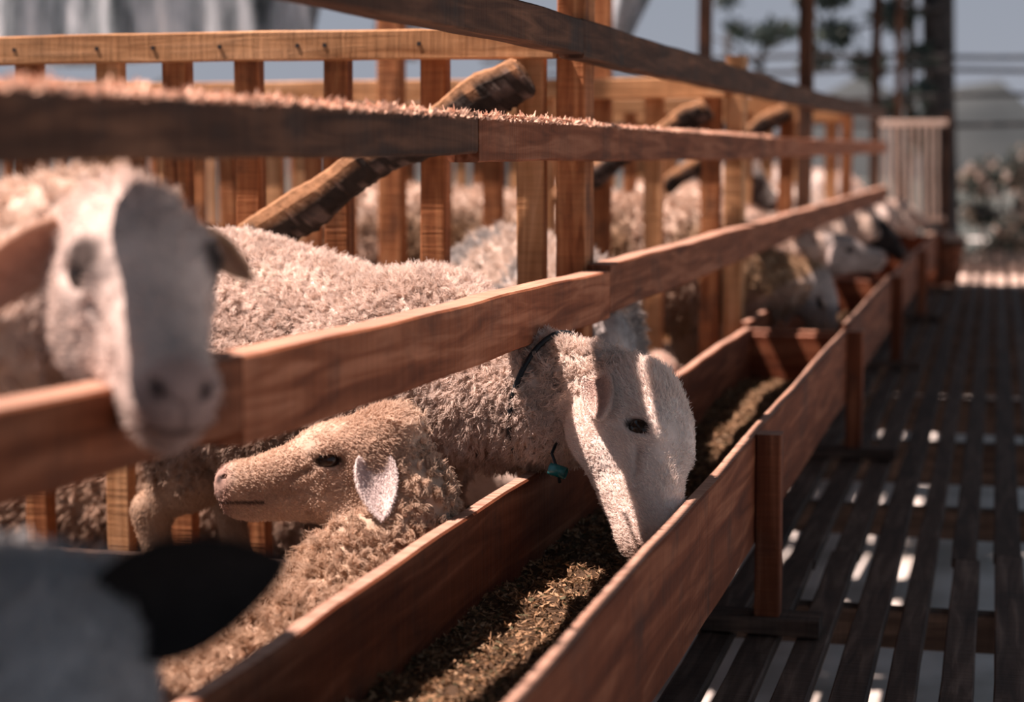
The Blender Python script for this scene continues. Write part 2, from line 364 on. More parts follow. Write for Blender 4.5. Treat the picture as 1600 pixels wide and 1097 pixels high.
def sheep(name, label, loc=None, yaw=0, sc=1.0, neck=(), head=None, legs=True, trunk=None, legpts=None, cell=.007, hcell=.003,
          cream=(.72, .58, .49), dirt_shade=(.36, .23, .15), face=(.66, .52, .44), facecol=None, clumps=4000, per=12, wlen=.026, hairs=12000, ears=None,
          seed=1, woolly_head=0., hang=.5, group=None, wool_head_r=.09, srad=.0006, spots=None, curl=1., er=0., hlen=.007, dirt_shade_amt=1.):
    rng = np.random.default_rng(seed)
    cy, sy = math.cos(yaw), math.sin(yaw)
    def W(p): return (loc[0]+sc*(p[0]*cy-p[1]*sy), loc[1]+sc*(p[0]*sy+p[1]*cy), loc[2]+sc*p[2])
    prims = []
    if trunk is None:
        trunk = [((-.25, 0, .535), (.17, 0, .515), .165, .155), ((-.25, 0, .46), (.16, 0, .44), .165, .16), ((-.05, 0, .46), (.02, 0, .44), .185, .18),
                 ((-.40, 0, .55), (-.43, 0, .38), .035, .05)]
    for a, b, ra, rb in trunk: prims.append((W(a), W(b), ra*sc, rb*sc, .05))
    if legs:
        for s_ in (-1, 1):
            for a, b, ra, rb in [((.18, .09*s_, .40), (.19, .095*s_, .26), .075, .04), ((.19, .095*s_, .26), (.205, .095*s_, .07), .034, .024), ((.205, .095*s_, .07), (.22, .095*s_, .02), .026, .028),
                                 ((-.26, .09*s_, .42), (-.22, .10*s_, .29), .105, .058), ((-.22, .10*s_, .29), (-.33, .10*s_, .215), .05, .030), ((-.33, .10*s_, .215), (-.30, .10*s_, .07), .030, .024), ((-.30, .10*s_, .07), (-.285, .10*s_, .02), .026, .028)]:
                prims.append((W(a), W(b), ra*sc, rb*sc, .03))
    for a, b, ra, rb in (legpts or []): prims.append((a, b, ra, rb, .025))
    for i in range(len(neck)-1): prims.append((neck[i][:3], neck[i+1][:3], neck[i][3], neck[i+1][3], .05))
    HF = head_frame(*head)
    P, R, hs = HF
    A = np.array([np.minimum(p[0], p[1])-max(p[2], p[3]) for p in prims]+[P-.2*hs]).min(0)-.02
    B = np.array([np.maximum(p[0], p[1])+max(p[2], p[3]) for p in prims]+[P+.2*hs]).max(0)+.02
    hc_ = P+R@(np.array((.14, 0, -.06))*hs); hr = .17*hs
    corners = np.array([P+R@(np.array((x, y, z))*hs) for x in (-.04, .30) for y in (-.075, .075) for z in (.03, -.165)])
    hlo, hhi = corners.min(0), corners.max(0); A = np.minimum(A, hlo-.01); B = np.maximum(B, hhi+.01)
    ax = []
    for k in range(3):
        xs = [A[k]]
        while xs[-1] < B[k]: xs.append(xs[-1]+(hcell if hlo[k]-hcell <= xs[-1] <= hhi[k] else cell))
        ax.append(np.array(xs))
    F = Field(ax)
    for a, b, ra, rb, k in prims: F.cone(a, b, ra, rb, k)
    head_prims(F, P, R, hs, woolly_head, er)
    v, q = surface_nets(F); vn = vnormals(v, q)
    hl = ((v-P)@R)/hs                        # head local coordinates
    inhead = (hl[:, 0] > -.03) & (np.abs(hl[:, 1]) < .085) & (hl[:, 2] > -.158) & (hl[:, 2] < .05) & (hl[:, 0] < .3)
    hd = np.linalg.norm(v-P, axis=1)
    headw = np.where(inhead, smooth01(hl[:, 0], -.03, .03), 0)
    zr = v[:, 2]-(loc[2] if loc is not None else 0)
    legw = 1-smooth01(zr, .24*sc, .36*sc) if (legs or legpts) else np.zeros(len(v))
    woolw = np.clip(1-headw, 0, 1)*np.clip(1-legw, 0, 1)
    bump = wob(v, 70, seed)*.35+wob(v, 30, seed+9)*.65
    relief = (wob(v, 75, seed+20)*.6+wob(v, 170, seed+21)*.4)*.0022*headw*np.clip((.235-hl[:, 0])/.05, 0, 1)
    v = v+vn*(bump*.009*woolw+relief)[:, None]; vn = vnormals(v, q)
    def colour(p, hl_, headw_, legw_, n_=None):
        m = smooth01(wob(p, 22, seed+3)*.55+wob(p, 60, seed+4)*.3, -.5, .6)
        low = (1-smooth01(p[:, 2]-(loc[2] if loc is not None else 0), .30*sc, .62*sc))*.55*dirt_shade_amt  # browner low down: fleece dirt with flank shade painted in
        k = np.clip(m*.28*dirt_shade_amt+low*.8, 0, 1)[:, None]
        c = np.array(cream)*(1-k)+np.array(dirt_shade)*k
        fc = np.tile(np.array(face, float), (len(p), 1))
        if facecol: fc = facecol(fc, hl_, p)
        nose = smooth01(hl_[:, 0], .245, .268)[:, None]*.75
        fc = fc*(1-nose)+np.array((.36, .22, .19))*nose
        nd = np.minimum(np.linalg.norm((hl_-np.array((.267, .014, -.085))), axis=1), np.linalg.norm((hl_-np.array((.267, -.014, -.085))), axis=1))
        k2 = (1-smooth01(nd, .006, .012))[:, None]; fc = fc*(1-k2)+np.array((.05, .03, .028))*k2
        md = np.where((hl_[:, 0] > .205) & (hl_[:, 0] < .28), np.abs(hl_[:, 2]+.1158), 1); k3 = (1-smooth01(md, .001, .0038))[:, None]*.85; fc = fc*(1-k3)+np.array((.06, .035, .03))*k3
        dx_ = hl_[:, 0]-EYE_L[0]; dz_ = hl_[:, 2]-EYE_L[2]; ce_, se_ = math.cos(er), math.sin(er)
        ed = np.sqrt((.62*(dx_*ce_+dz_*se_))**2+(1.25*(dz_*ce_-dx_*se_))**2+(.6*(np.abs(hl_[:, 1])-EYE_L[1]))**2)
        ed = np.where(hl_[:, 2] > 0, 1, ed)
        k4 = (1-smooth01(ed, .011, .0165))[:, None]*.9; fc = fc*(1-k4)+np.array((.045, .028, .022))*k4
        c = c*(1-headw_[:, None])+fc*headw_[:, None]
        lw = (legw_*.8)[:, None]; c = c*(1-lw)+np.array((.40, .27, .18))*lw
        if spots is not None: c = spots(c, p, hl_)
        hz = (1-smooth01(p[:, 2]-(loc[2] if loc is not None else 0), .035, .05))[:, None]*(legw_ > .9)[:, None]
        if legs: c = c*(1-hz)+np.array((.04, .03, .025))*hz
        return np.clip(c, .004, .9)
    cols = colour(v, hl, headw, legw)
    root = empty(name, (0, 0, 0), label, 'sheep' if name == 'sheep' else 'lamb', group or ('sheep in the pens' if name == 'sheep' else None))
    if loc is not None: root.location = (loc[0], loc[1], loc[2])
    off = np.array(root.location)
    me = mesh('body', v-off, q, True); setcol(me, cols*.8)
    body = link('body', me, M_SKIN); body.parent = root
    # eyes
    for sg in (-1, 1):
        c0 = P+R@(np.array((EYE_L[0], EYE_L[1]*sg, EYE_L[2]))*hs)
        u_, w2 = 20, 14; vv = []; ff = []
        for i in range(w2+1):
            th = math.pi*i/w2
            for j in range(u_):
                phi = 2*math.pi*j/u_; ex_, ez_ = math.sin(th)*math.cos(phi)*1.15, math.sin(th)*math.sin(phi)*.92
                loc_ = np.array((ex_*math.cos(er)-ez_*math.sin(er), math.cos(th)*.87, ex_*math.sin(er)+ez_*math.cos(er)))*.0160*hs
                vv.append(c0+R@loc_-off)
        for i in range(w2):
            for j in range(u_): ff.append((i*u_+j, i*u_+(j+1) % u_, (i+1)*u_+(j+1) % u_, (i+1)*u_+j))
        e = link('eye', mesh('eye', vv, ff, True), M_EYE); e.parent = root
    # ears
    for e_ in (ears or [dict(side=1), dict(side=-1)]):
        W_, Q_, tt, aa, inn = ear_mesh(HF, e_.get('side', 1), e_.get('len', .105), e_.get('wid', .052), e_.get('dir', (-.25, 1, -.30)), e_.get('face', (.75, .1, -.3)), e_.get('base', (.030, .050, -.040)), e_.get('droop', .35))
        ec = np.tile(np.array(e_.get('col', (face[0]*.98, face[1]*.95, face[2]*.95))), (len(W_), 1))
        k = (inn*(1-aa**2)*.45)[:, None]; ec = ec*(1-k)+np.array(e_.get('incol', (.45, .28, .24)))*k
        me = mesh('ear', W_-off, Q_, True); setcol(me, ec); eo = link('ear', me, M_EAR); eo.parent = root
        en = vnormals(W_, Q_)
        if hairs > 5000:
            N = int(hairs*.12); rp_, rn, _, fi = sample(W_, Q_, en, np.ones(len(W_)), N, rng)
            dd = P*0+R@unit(np.array(e_.get('dir', (-.25, 1, -.3)))*np.array((1, e_.get('side', 1), 1)))
            d = unit(rn*.35+dd*.9+rng.normal(size=(N, 3))*.25); ln = rng.uniform(.002, .006, N)[:, None]
            pos = np.stack([rp_, rp_+d*ln*.5, rp_+d*ln+np.array((0, 0, -.2))*ln*.3], 1)-off
            strands('ear_hair', pos, ec[Q_[fi, 0]]*rng.uniform(.85, 1.15, (N, 1)), np.tile(np.array([.00035, .0003, .0001]), (N, 1)), eo, 3)
    # wool
    if clumps:
        cp, cn, area, _ = sample(v, q, vn, np.clip(woolw, 0, 1)**1.5*(1 if True else 0)+1e-5, clumps, rng)
        chl = ((cp-P)@R)/hs
        N = clumps*per; rc = .55*math.sqrt(area/clumps)
        L = wlen*rng.uniform(.65, 1.25, clumps)*(1-.45*np.clip(1-np.linalg.norm(cp-P, axis=1)/.35, 0, 1))
        axis = np.array((cy, sy, 0.)); g = np.array((0, 0, -1.))
        side = 1-np.clip(cn[:, 2], 0, 1)
        lat = unit(rng.normal(size=(clumps, 3)))
        dv = unit(cn*.55+g*(hang*side)[:, None]-axis*.25+lat*.45)
        t1 = unit(np.cross(cn, lat)); t2 = np.cross(cn, t1)
        npt = 6; ts = np.linspace(0, 1, npt)
        rep = lambda a: np.repeat(a, per, 0)
        ang = rng.uniform(0, 2*math.pi, N); rr = rc*np.sqrt(rng.random(N))
        offv = rep(t1)*(np.cos(ang)*rr)[:, None]+rep(t2)*(np.sin(ang)*rr)[:, None]
        amp = curl*rep(rng.uniform(.0015, .0035, clumps))[:, None]; phs = rep(rng.uniform(0, 6, clumps))+rng.normal(size=N)*.5; fr = rep(rng.uniform(5, 11, clumps))
        tipn = rng.normal(size=(N, 3))*.0022
        Ls = (rep(L)*rng.uniform(.75, 1.12, N))[:, None]
        pos = np.empty((N, npt, 3), np.float32)
        for i, t in enumerate(ts):
            gd = rep(cn)*Ls*(t*.55*(1-.4*t))+rep(dv)*Ls*(t*t*.75+.1*t)
            wv = rep(t1)*amp*np.sin(fr*t+phs)[:, None]*t+rep(t2)*amp*np.cos(fr*t+phs)[:, None]*t
            pos[:, i] = rep(cp)-rep(cn)*.004+offv*(1-.62*t**.8)+gd+wv+tipn*t
        legc = 1-smooth01(cp[:, 2]-(loc[2] if loc is not None else 0), .24*sc, .36*sc) if (legs or legpts) else np.zeros(clumps)
        hw = np.where((np.abs(chl[:, 1]) < .085) & (chl[:, 0] < .3), smooth01(chl[:, 0], -.03, .03), 0)
        cc = colour(cp, chl, hw, legc)*rng.uniform(.82, 1.15, (clumps, 1))
        cc = rep(cc)*rng.uniform(.88, 1.12, (N, 1))
        rad = np.tile(srad*np.array([1, 1, 1, .9, .75, .35]), (N, 1))
        strands('fleece', pos-off, np.clip(cc, .003, .92), rad, root, npt)
    # short face and leg hair
    if hairs:
        wgt = np.clip(headw+legw*.35, 0, 1)*(1-(smooth01(hl[:, 0], .262, .275)*.8))
        ed = np.linalg.norm((np.abs(hl)-np.array((EYE_L[0], EYE_L[1], -EYE_L[2])))*[.8, .6, 1.], axis=1); wgt = wgt*smooth01(ed, .012, .019)+1e-6
        hp, hn, _, _ = sample(v, q, vn, wgt, hairs, rng)
        hh = ((hp-P)@R)/hs; hw = np.where((np.abs(hh[:, 1]) < .085) & (hh[:, 0] < .3) & (hh[:, 0] > -.03) & (hh[:, 2] > -.17) & (hh[:, 2] < .05), smooth01(hh[:, 0], -.03, .03), 0)
        lg = 1-smooth01(hp[:, 2]-(loc[2] if loc is not None else 0), .24*sc, .36*sc) if (legs or legpts) else np.zeros(hairs)
        fl = np.where(hw[:, None] > .3, (-R[:, 0]*.8-R[:, 2]*.25)[None, :], np.array((0, 0, -1.))[None, :])
        ln = (rng.uniform(.6, 1.3, hairs)*hlen*(1+1.9*np.clip((.11-hh[:, 0])/.11, 0, 1)*np.clip(1+hh[:, 2]/.09, 0, 1)*(hw > .1)))[:, None]
        sw = np.stack([wob(hp, 40, 11), wob(hp, 40, 12), wob(hp, 40, 13)], 1)
        d = unit(hn*.38+fl*.75+rng.normal(size=(hairs, 3))*.22+sw*.35)
        pos = np.stack([hp-hn*.001, hp+d*ln*.5, hp+d*ln-hn*ln*.12], 1)-off
        hcx = colour(hp, hh, hw, lg)*rng.uniform(.85, 1.2, (hairs, 1))
        strands('short_hair', pos, np.clip(hcx, .003, .92), np.tile(srad*.75*np.array([1, .8, .3]), (hairs, 1)), root, 3)
    return root, HF
# ================================================================ THE SETTING
def box_mesh(name, a, b, mat, kind='structure'):
    a = V(a); b = V(b); c = (a+b)/2; h = (b-a)/2
    vs_ = [(sx_*h.x, sy_*h.y, sz*h.z) for sx_ in (-1, 1) for sy_ in (-1, 1) for sz in (-1, 1)]
    fs = [(0, 1, 3, 2), (4, 6, 7, 5), (0, 4, 5, 1), (2, 3, 7, 6), (0, 2, 6, 4), (1, 5, 7, 3)]
    o = link(name, mesh(name, vs_, fs), mat, None, c)
    if kind: o['kind'] = kind
    return o
M_GROUND = simple('ground_soil', (.4, .37, .35), noise=(2.2, [(.35, (.36, .34, .31)), (.55, (.62, .59, .56)), (.7, (.82, .78, .75))]), bump=.6, bscale=14)
M_FIELD = simple('field_grass', (.2, .24, .2), noise=(.25, [(.35, (.035, .045, .042)), (.6, (.07, .08, .072)), (.75, (.20, .16, .15))]))
gn = 60; gx = np.linspace(-14, 12, gn); gy = np.linspace(-3, 40, gn); GX, GY = np.meshgrid(gx, gy, indexing='ij')
gp = np.stack([GX.ravel(), GY.ravel(), np.zeros(gn*gn)], 1); gp[:, 2] = -.80+.05*wob(gp, 1.3, 5)
iq = np.array([(i*gn+j, (i+1)*gn+j, (i+1)*gn+j+1, i*gn+j+1) for i in range(gn-1) for j in range(gn-1)])
tag(link('ground', mesh('ground', gp, iq, True), M_GROUND), kind='structure')
box_mesh('field', (-140, 26, -1.0), (120, 200, -.78), M_FIELD)
# far wooded rise
hv = []; hn_ = 80
for i in range(hn_+1):
    x = -120+240*i/hn_
    z = 4.2+1.3*math.sin(i*.7)+.8*math.sin(i*1.9+1)+.5*math.sin(i*4.1)
    hv += [(x, 118, -.9), (x, 122, z*.6), (x, 128, z), (x, 140, -.9)]
hf = [(4*i+k, 4*i+4+k, 4*i+5+k, 4*i+1+k) for i in range(hn_) for k in range(3)]
tag(link('hills', mesh('hills', hv, hf, True), simple('hill_trees', (.12, .16, .16), noise=(.12, [(.3, (.018, .026, .03)), (.7, (.045, .055, .057))]))), kind='structure')

# pen floor of slats with gaps, boards run along the fence (structure)
pf = empty('floor', (0, 0, 0), kind='structure')
x = -.78; k = 0
while x > -4.2:
    wd = .088 + .01*random.random()
    beam('floor_board', (x-wd/2, .2, -.012), (x-wd/2, 14.2, -.012), wd, .022, W_SLAT, pf, seg=20); x -= wd+.022; k += 1
for k in range(12):
    y = .40+1.12*k
    beam('floor_joist', (-4.2, y, -.065), (-.50, y, -.065), .05, .075, W_SLAT, pf)
# roof over the walkway and the far side, out of the frame above, keeps the sun off the walkway
M_ROOF = simple('roof_sheet', (.12, .12, .12), rough=.6)
rv = []; nr = 90
for i in range(nr+1):
    t = i/nr; x = -1.405+2.4*t; z = 2.42+.12*2.3*t+.02*math.sin(t*170)
    rv += [(x, -4.0, z), (x, 12.4, z)]
rf = [(2*i, 2*i+2, 2*i+3, 2*i+1) for i in range(nr)]
ro = link('roof', mesh('roof', rv, rf), M_ROOF); ro['kind'] = 'structure'
sm = ro.modifiers.new('s', 'SOLIDIFY'); sm.thickness = .01

# ================================================================ WALKWAY
wk = empty('walkway', (0, 0, 0), 'dark slatted wooden walkway running along the right of the feed trough', 'walkway')
gaps = [-.342, -.255, -.166, -.088, -.004]
edges = [-.615, -.52, -.431]+gaps
xs = [-.70, -.61, -.521, -.431]+gaps+[.085, .175, .262, .35, .44]
for i in range(len(xs)-1):
    a = xs[i]+.0150; b = xs[i+1]-.0150; cx = (a+b)/2
    # every run of boards is nailed end to end
    y = .3; kk = 0
    while y < 16.8:
        ln = 3.6+.9*random.random(); y2 = min(y+ln, 17.3)
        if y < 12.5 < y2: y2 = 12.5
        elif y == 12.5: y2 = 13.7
        y2 = min(y2, 16.9)
        beam('slat', (cx+random.uniform(-.003, .003), y, -.011), (cx+random.uniform(-.006, .006), y2-.006, -.011), b-a, .022, W_SLAT if (y < 12.4 or y > 13.5) else W_GREY, wk, seg=24); y = y2  # pale slats paint a sunlit band past the roof end
for k in range(15):
    y = .40+1.09*k
    if k == 0: y = .33
    dj = .076 if y < 5.2 else .13
    beam('joist', (-.70, y, -.024-dj/2), (.46, y, -.024-dj/2), .05, dj, W_SLAT, wk)

# ================================================================ FEED TROUGH
def trough(name, label, ya, yb, xi, xo, xi2, xo2, zt, legs_, ends=(1, 1), zb=.165, near=False, zi=None):
    r = empty(name, ((xi+xo)/2, (ya+yb)/2, 0), label, 'feed trough', 'feed troughs standing end to end')
    zi = zi or zt
    beam('side_board', (xi-.011, ya, (zi+zb)/2), (xi2-.011, yb, (zi+zb)/2), .023, zi-zb, W_BOARD, r, jit=.0022)
    beam('side_board', (xo-.011, ya, (zt+zb)/2), (xo2-.011, yb, (zt+zb)/2), .023, zt-zb, W_BOARD, r, jit=.0015)
    beam('bottom_board', ((xi+xo)/2-.011, ya, zb+.011), ((xi2+xo2)/2-.011, yb, zb+.011), xo-xi-.03, .018, W_BOARD, r)
    for e, y, xa, xb in ((ends[0], ya+.015, xi, xo), (ends[1], yb-.015, xi2, xo2)):
        if e: beam('end_board', (xa, y, (zt-.02+zb)/2), (xb-.024, y, (zt-.02+zb)/2), .022, zt-zb-.02, W_BOARD, r)
    for y, wl in legs_:
        t = (y-ya)/(yb-ya); x = xo+(xo2-xo)*t+.024
        beam('leg', (x, y, .004), (x, y, zt+.004), .045, .05, W_BOARD, r, up=(0, 1, 0))
        beam('sill', (-.66, y, .0195), (x+wl, y, .0195), .075, .032, W_SLAT, r)
    return r
ZT = .364
trough('feed_trough', 'nearest brown feed trough with the white ram eating from it', .55, 5.40, -.712, -.415, -.684, -.402, ZT, [(1.15, .11), (3.32, .095), (5.32, .12)])
trough('feed_trough', 'middle feed trough holding the lowered grey sheep head', 5.46, 7.72, -.702, -.408, -.672, -.402, ZT+.008, [(7.62, .10)])
trough('feed_trough', 'third feed trough along, past the middle one', 7.80, 9.95, -.69, -.395, -.68, -.385, ZT+.004, [(9.80, .10)])
trough('feed_trough', 'farthest feed trough ending at the wooden tub', 10.0, 12.3, -.68, -.385, -.66, -.355, ZT, [(11.9, .10)])

# feed: mound plus loose chaff
def feed(name, label, ya, yb, xi, xo, z0, z1, N, seed, piles=()):
    rng = np.random.default_rng(seed); nx_, ny_ = 18, max(12, int((yb-ya)*28))
    X, Y = np.meshgrid(np.linspace(xi, xo, nx_), np.linspace(ya, yb, ny_), indexing='ij')
    def hgt(x, y):
        p = np.stack([x, y, 0*x], -1).reshape(-1, 3)
        h = z0+(z1-z0)*(y-ya)/(yb-ya)+(.012*wob(p, 14, seed)+.007*wob(p, 40, seed+1)).reshape(x.shape)
        for (px_, py_, r_, hh_) in piles: h = h+hh_*np.exp(-((x-px_)**2*1.6+(y-py_)**2)/r_**2)
        return h
    Z = hgt(X, Y); top = np.stack([X.ravel(), Y.ravel(), Z.ravel()], 1)
    q = np.array([(i*ny_+j, (i+1)*ny_+j, (i+1)*ny_+j+1, i*ny_+j+1) for i in range(nx_-1) for j in range(ny_-1)])
    cols = [np.tile((.07, .042, .024), (len(top), 1))]
    # chips
    cx = rng.uniform(xi+.004, xo-.004, N); cyy = ya+.02+(yb-ya-.04)*rng.random(N)
    cz = hgt(cx, cyy)+rng.uniform(0, .006, N)
    ln = rng.uniform(.004, .014, N)*np.where(rng.random(N) < .08, 1.9, 1); wd = rng.uniform(.0012, .0038, N)
    a = rng.uniform(0, 2*math.pi, N); til = rng.normal(size=N)*.45; rol = rng.normal(size=N)*.7
    dx = np.stack([np.cos(a)*np.cos(til), np.sin(a)*np.cos(til), np.sin(til)], 1)*ln[:, None]*.5
    sd_ = unit(np.cross(dx, np.array((0, 0, 1.)))); nrm = unit(np.cross(sd_, dx)); sdd = (sd_*np.cos(rol)[:, None]+nrm*np.sin(rol)[:, None])*wd[:, None]*.5
    th = nrm*np.array(.0009)
    c = np.stack([cx, cyy, cz], 1)
    P8 = np.stack([c-dx-sdd*.6, c-sdd*1.1+th, c+dx-sdd*.5, c+dx+sdd*.5, c+sdd*1.1-th, c-dx+sdd*.6], 1)
    qq = []
    base = len(top)+np.arange(N)*6
    qq = np.concatenate([np.stack([base, base+1, base+4, base+5], 1), np.stack([base+1, base+2, base+3, base+4], 1)])
    pal = np.array([(.30, .18, .10), (.18, .105, .055), (.44, .28, .16), (.10, .06, .03), (.09, .085, .045), (.46, .33, .21)])
    pc = pal[rng.choice(6, N, p=[.3, .26, .14, .16, .08, .06])]*rng.uniform(.7, 1.2, (N, 1))
    vs_ = np.concatenate([top, P8.reshape(-1, 3)]); cc = np.concatenate([cols[0], np.repeat(pc, 6, 0)])
    me = mesh(name, vs_, np.concatenate([q, qq])); setcol(me, cc)
    o = link(name, me, M_CHAFF); tag(o, label, 'feed', None, 'stuff'); return o
feed('feed_chaff', 'brown chopped fodder lying in the nearest trough', .60, 5.36, -.709, -.442, .232, .205, 42000, 3, piles=((-.62, 1.7, .35, .03), (-.6, 4.9, .5, .02)))
feed('feed_chaff', 'dark chopped fodder in the middle trough', 5.5, 7.68, -.695, -.435, .22, .22, 5000, 4)

# ================================================================ FEEDING FENCE
XF = -.70; TH = .045; XC = XF-TH/2
ff_ = empty('feeding_fence', (-.75, 3.4, 0), 'long brown rail fence the sheep push their heads through above the troughs', 'fence')
def rail(ya, yb, t0, t1, h0, h1, mat, name='rail', xo=0.):
    """t = top height, h = rail height, at both ends"""
    hm = (h0+h1)/2
    return beam(name, (XC+xo, ya, t0-hm/2), (XC+xo, yb, t1-hm/2), TH, hm, mat, ff_, jit=.0018)
rail(.50, 1.655, .700, .674, .075, .07, W_RAIL)
rail(1.658, 3.415, .674, .650, .090, .090, W_RAIL)
rail(3.42, 5.60, .660, .655, .09, .095, W_RAIL)
rail(5.60, 12.6, .655, .650, .09, .09, W_RAIL)
rail(.50, 2.50, .915, .925, .052, .062, W_TOP)
rail(2.503, 6.08, .924, .917, .062, .072, W_RAIL)
rail(6.085, 12.3, .919, .938, .072, .062, W_RAIL)
rail(.70, 3.18, 1.083, 1.100, .060, .060, W_TOP)
rail(3.183, 7.4, 1.100, 1.112, .062, .074, W_TOP)
rail(7.4, 12.25, 1.112, 1.155, .07, .075, W_TOP)
def post(y, z1=2.45, w_=.055, d_=.085, x=-.7725, mat=W_PICK, par=ff_, z0=0):
    return beam('post', (x, y, z0), (x, y, z1), w_, d_, mat, par, up=(0, 1, 0))
post(3.44, 2.45); post(5.66, 1.16, .055, .09, mat=W_PALE); post(7.75, 2.70, mat=W_TOP); post(9.95, 1.1); post(12.2, 2.45, mat=W_TOP); post(1.0, 2.45)
post(15.4, 2.5, .06, .08, x=-.79, mat=W_TOP)

# fluffy sawdust and torn fibres on the middle rail
def fluff(name, label, ya, yb, za, zb_, N, seed, dens=lambda y: 1.):
    rng = np.random.default_rng(seed); y = ya+(yb-ya)*rng.random(N)
    hp = (.5+.5*np.sin(y*23)*np.sin(y*61+1))*.7+.3*rng.random(N)
    ln = .004+.019*hp*rng.random(N)**1.5*np.array([dens(t) for t in y])
    base = np.stack([rng.uniform(XF-TH+.002, XF+.001, N), y, za+(zb_-za)*(y-ya)/(yb-ya)+rng.random(N)*.004*hp-.001], 1)
    d = unit(rng.normal(size=(N, 3))+np.array((0, 0, .45))); d[:, 2] = np.abs(d[:, 2])
    mid_ = base+d*ln[:, None]*.5+rng.normal(size=(N, 3))*.0012; tip = base+d*ln[:, None]; sd_ = unit(np.cross(d, rng.normal(size=(N, 3))))*(rng.uniform(.0008, .0026, N)[:, None])
    nn = unit(np.cross(d, sd_))*.0006
    P6 = np.stack([base-sd_, mid_-sd_*1.2+nn, tip-sd_*.3, tip+sd_*.3, mid_+sd_*1.2-nn, base+sd_], 1)
    b_ = np.arange(N)*6; q = np.concatenate([np.stack([b_, b_+1, b_+4, b_+5], 1), np.stack([b_+1, b_+2, b_+3, b_+4], 1)])
    me = mesh(name, P6.reshape(-1, 3), q); setcol(me, np.repeat(np.array((.85, .56, .42))*rng.uniform(.75, 1.25, (N, 1)), 6, 0))
    return tag(link(name, me, M_CHAFF), label, 'sawdust', None, 'stuff')
fluff('sawdust', 'pinkish sawdust and torn wood fibres along the top of the middle rail', .9, 6.0, .9165, .9185, 26000, 5, lambda y: 1. if y < 3.3 else .45)

# ================================================================ DIVIDER FENCES
M_HALF = attr_mat('split_log', rough=.8, bump=.8, bscale=55, var=.35, vscale=45)
def half_log(name, pts, radii, parent, seed):
    """split log: sawn pale faces above, rounded dark bark below"""
    rr = random.Random(seed); sec = [(-.95, .55), (-.3, .85), (.35, .95), (.80, .80), (1.0, .35), (.95, -.15), (.75, -.6), (.35, -.92), (-.2, -1.0), (-.7, -.75), (-1., -.25)]
    k = len(sec); vv = []; cc = []; P = [V(p) for p in pts]; ax_ = (P[-1]-P[0]).normalized(); side = V((0, -1, 0)); upv = side.cross(ax_).normalized()
    if upv.z < 0: upv = -upv
    NS = 6; n_ = (len(P)-1)*NS
    for i in range(n_+1):
        t = i/NS; a = min(int(t), len(P)-2); f = t-a; p = P[a].lerp(P[a+1], f); r0 = radii[a]*(1-f)+radii[a+1]*f
        if i in (0, n_): r0 *= .82
        for j, (sx_, sz_) in enumerate(sec):
            bark = sz_ < .40 and (sz_ < -.1 or wob(np.array([list(p)]), 25, j//3)[0] > .1); w_ = 1+(rr.uniform(-.05, .05) if bark else rr.uniform(-.015, .015))
            vv.append(p+side*(sx_*r0*.7*w_)+upv*(sz_*r0*w_)); g_ = rr.random()
            cc.append((.33*(.85+.3*g_), .175*(.85+.3*g_), .09*(.85+.3*g_)) if not bark else ((.03, .022, .018) if wob(np.array([list(p)]), 60, j+9)[0] < .25 else (.13, .095, .08)))
    fs = [(i*k+j, i*k+(j+1) % k, (i+1)*k+(j+1) % k, (i+1)*k+j) for i in range(n_) for j in range(k)]
    fs.append(tuple(range(k-1, -1, -1))); fs.append(tuple(n_*k+j for j in range(k)))
    o = link_local(name, vv, fs, M_HALF, parent, False); setcol(o.data, np.array(cc)); return o
def picket_fence(name, label, y, zt, zb_, xa, xb, pickets, pw, mats, brace=(), low=True, nails=(), raild=.035, rmat=W_PALE, front=()):
    r = empty(name, ((xa+xb)/2, y, 0), label, 'fence', 'picket dividers between the pens')
    beam('top_rail', (xa, y-raild/2, (zt+zb_)/2), (xb, y-raild/2, (zt+zb_)/2), raild, zt-zb_, rmat, r)
    for i, x_ in enumerate(pickets):
        f = -.055 if i in front else 0
        beam('picket', (x_, y+.02+f, 0), (x_+random.uniform(-.004, .004), y+.02+f, zt-.012 if not f else zb_-.001), pw*random.uniform(.92, 1.08), .038, mats[i % len(mats)], r, up=(0, 1, 0))
    if low: beam('bottom_rail', (xa, y-.02, .030), (xb, y-.02, .034), .03, .062, W_SLAT, r)
    for nx_ in nails:
        b = beam('nail', (nx_, y-raild-.002, (zt+zb_)/2), (nx_, y-raild+.004, (zt+zb_)/2), .0075, .0075, M_NAIL, r, seg=2, jit=0, cham=.002)
    for a, b, ra in brace:
        n_ = 16; pts = []; rd = []
        for i in range(n_+1):
            t = i/n_; p = V(a).lerp(V(b), t)+V((0, 0, .012*math.sin(t*5)+.006*math.sin(t*17))); pts.append(p); rd.append(ra*(1+.12*math.sin(t*9)+.08*math.sin(t*31)))
        half_log('brace', pts, rd, r, int(a[0]*50))
    return r
U = [-1.90, -1.716, -1.576, -1.419, -1.237, -1.045, -.852]
picket_fence('picket_fence', 'nearest picket divider with a pale top rail and a bark-edged log brace', 3.40, 1.101, 1.045, -2.7, -.80, [-2.62, -2.48, -2.32, -2.17, -2.04]+U, .050,
             [W_PICK, W_PALE, W_PICK, W_PICK, W_PICK], brace=[((-1.42, 3.33, .665), (-.845, 3.345, 1.03), .040)], nails=(-1.90, -1.72, -1.60, -1.46, -1.30, -1.245, -1.057), front=())
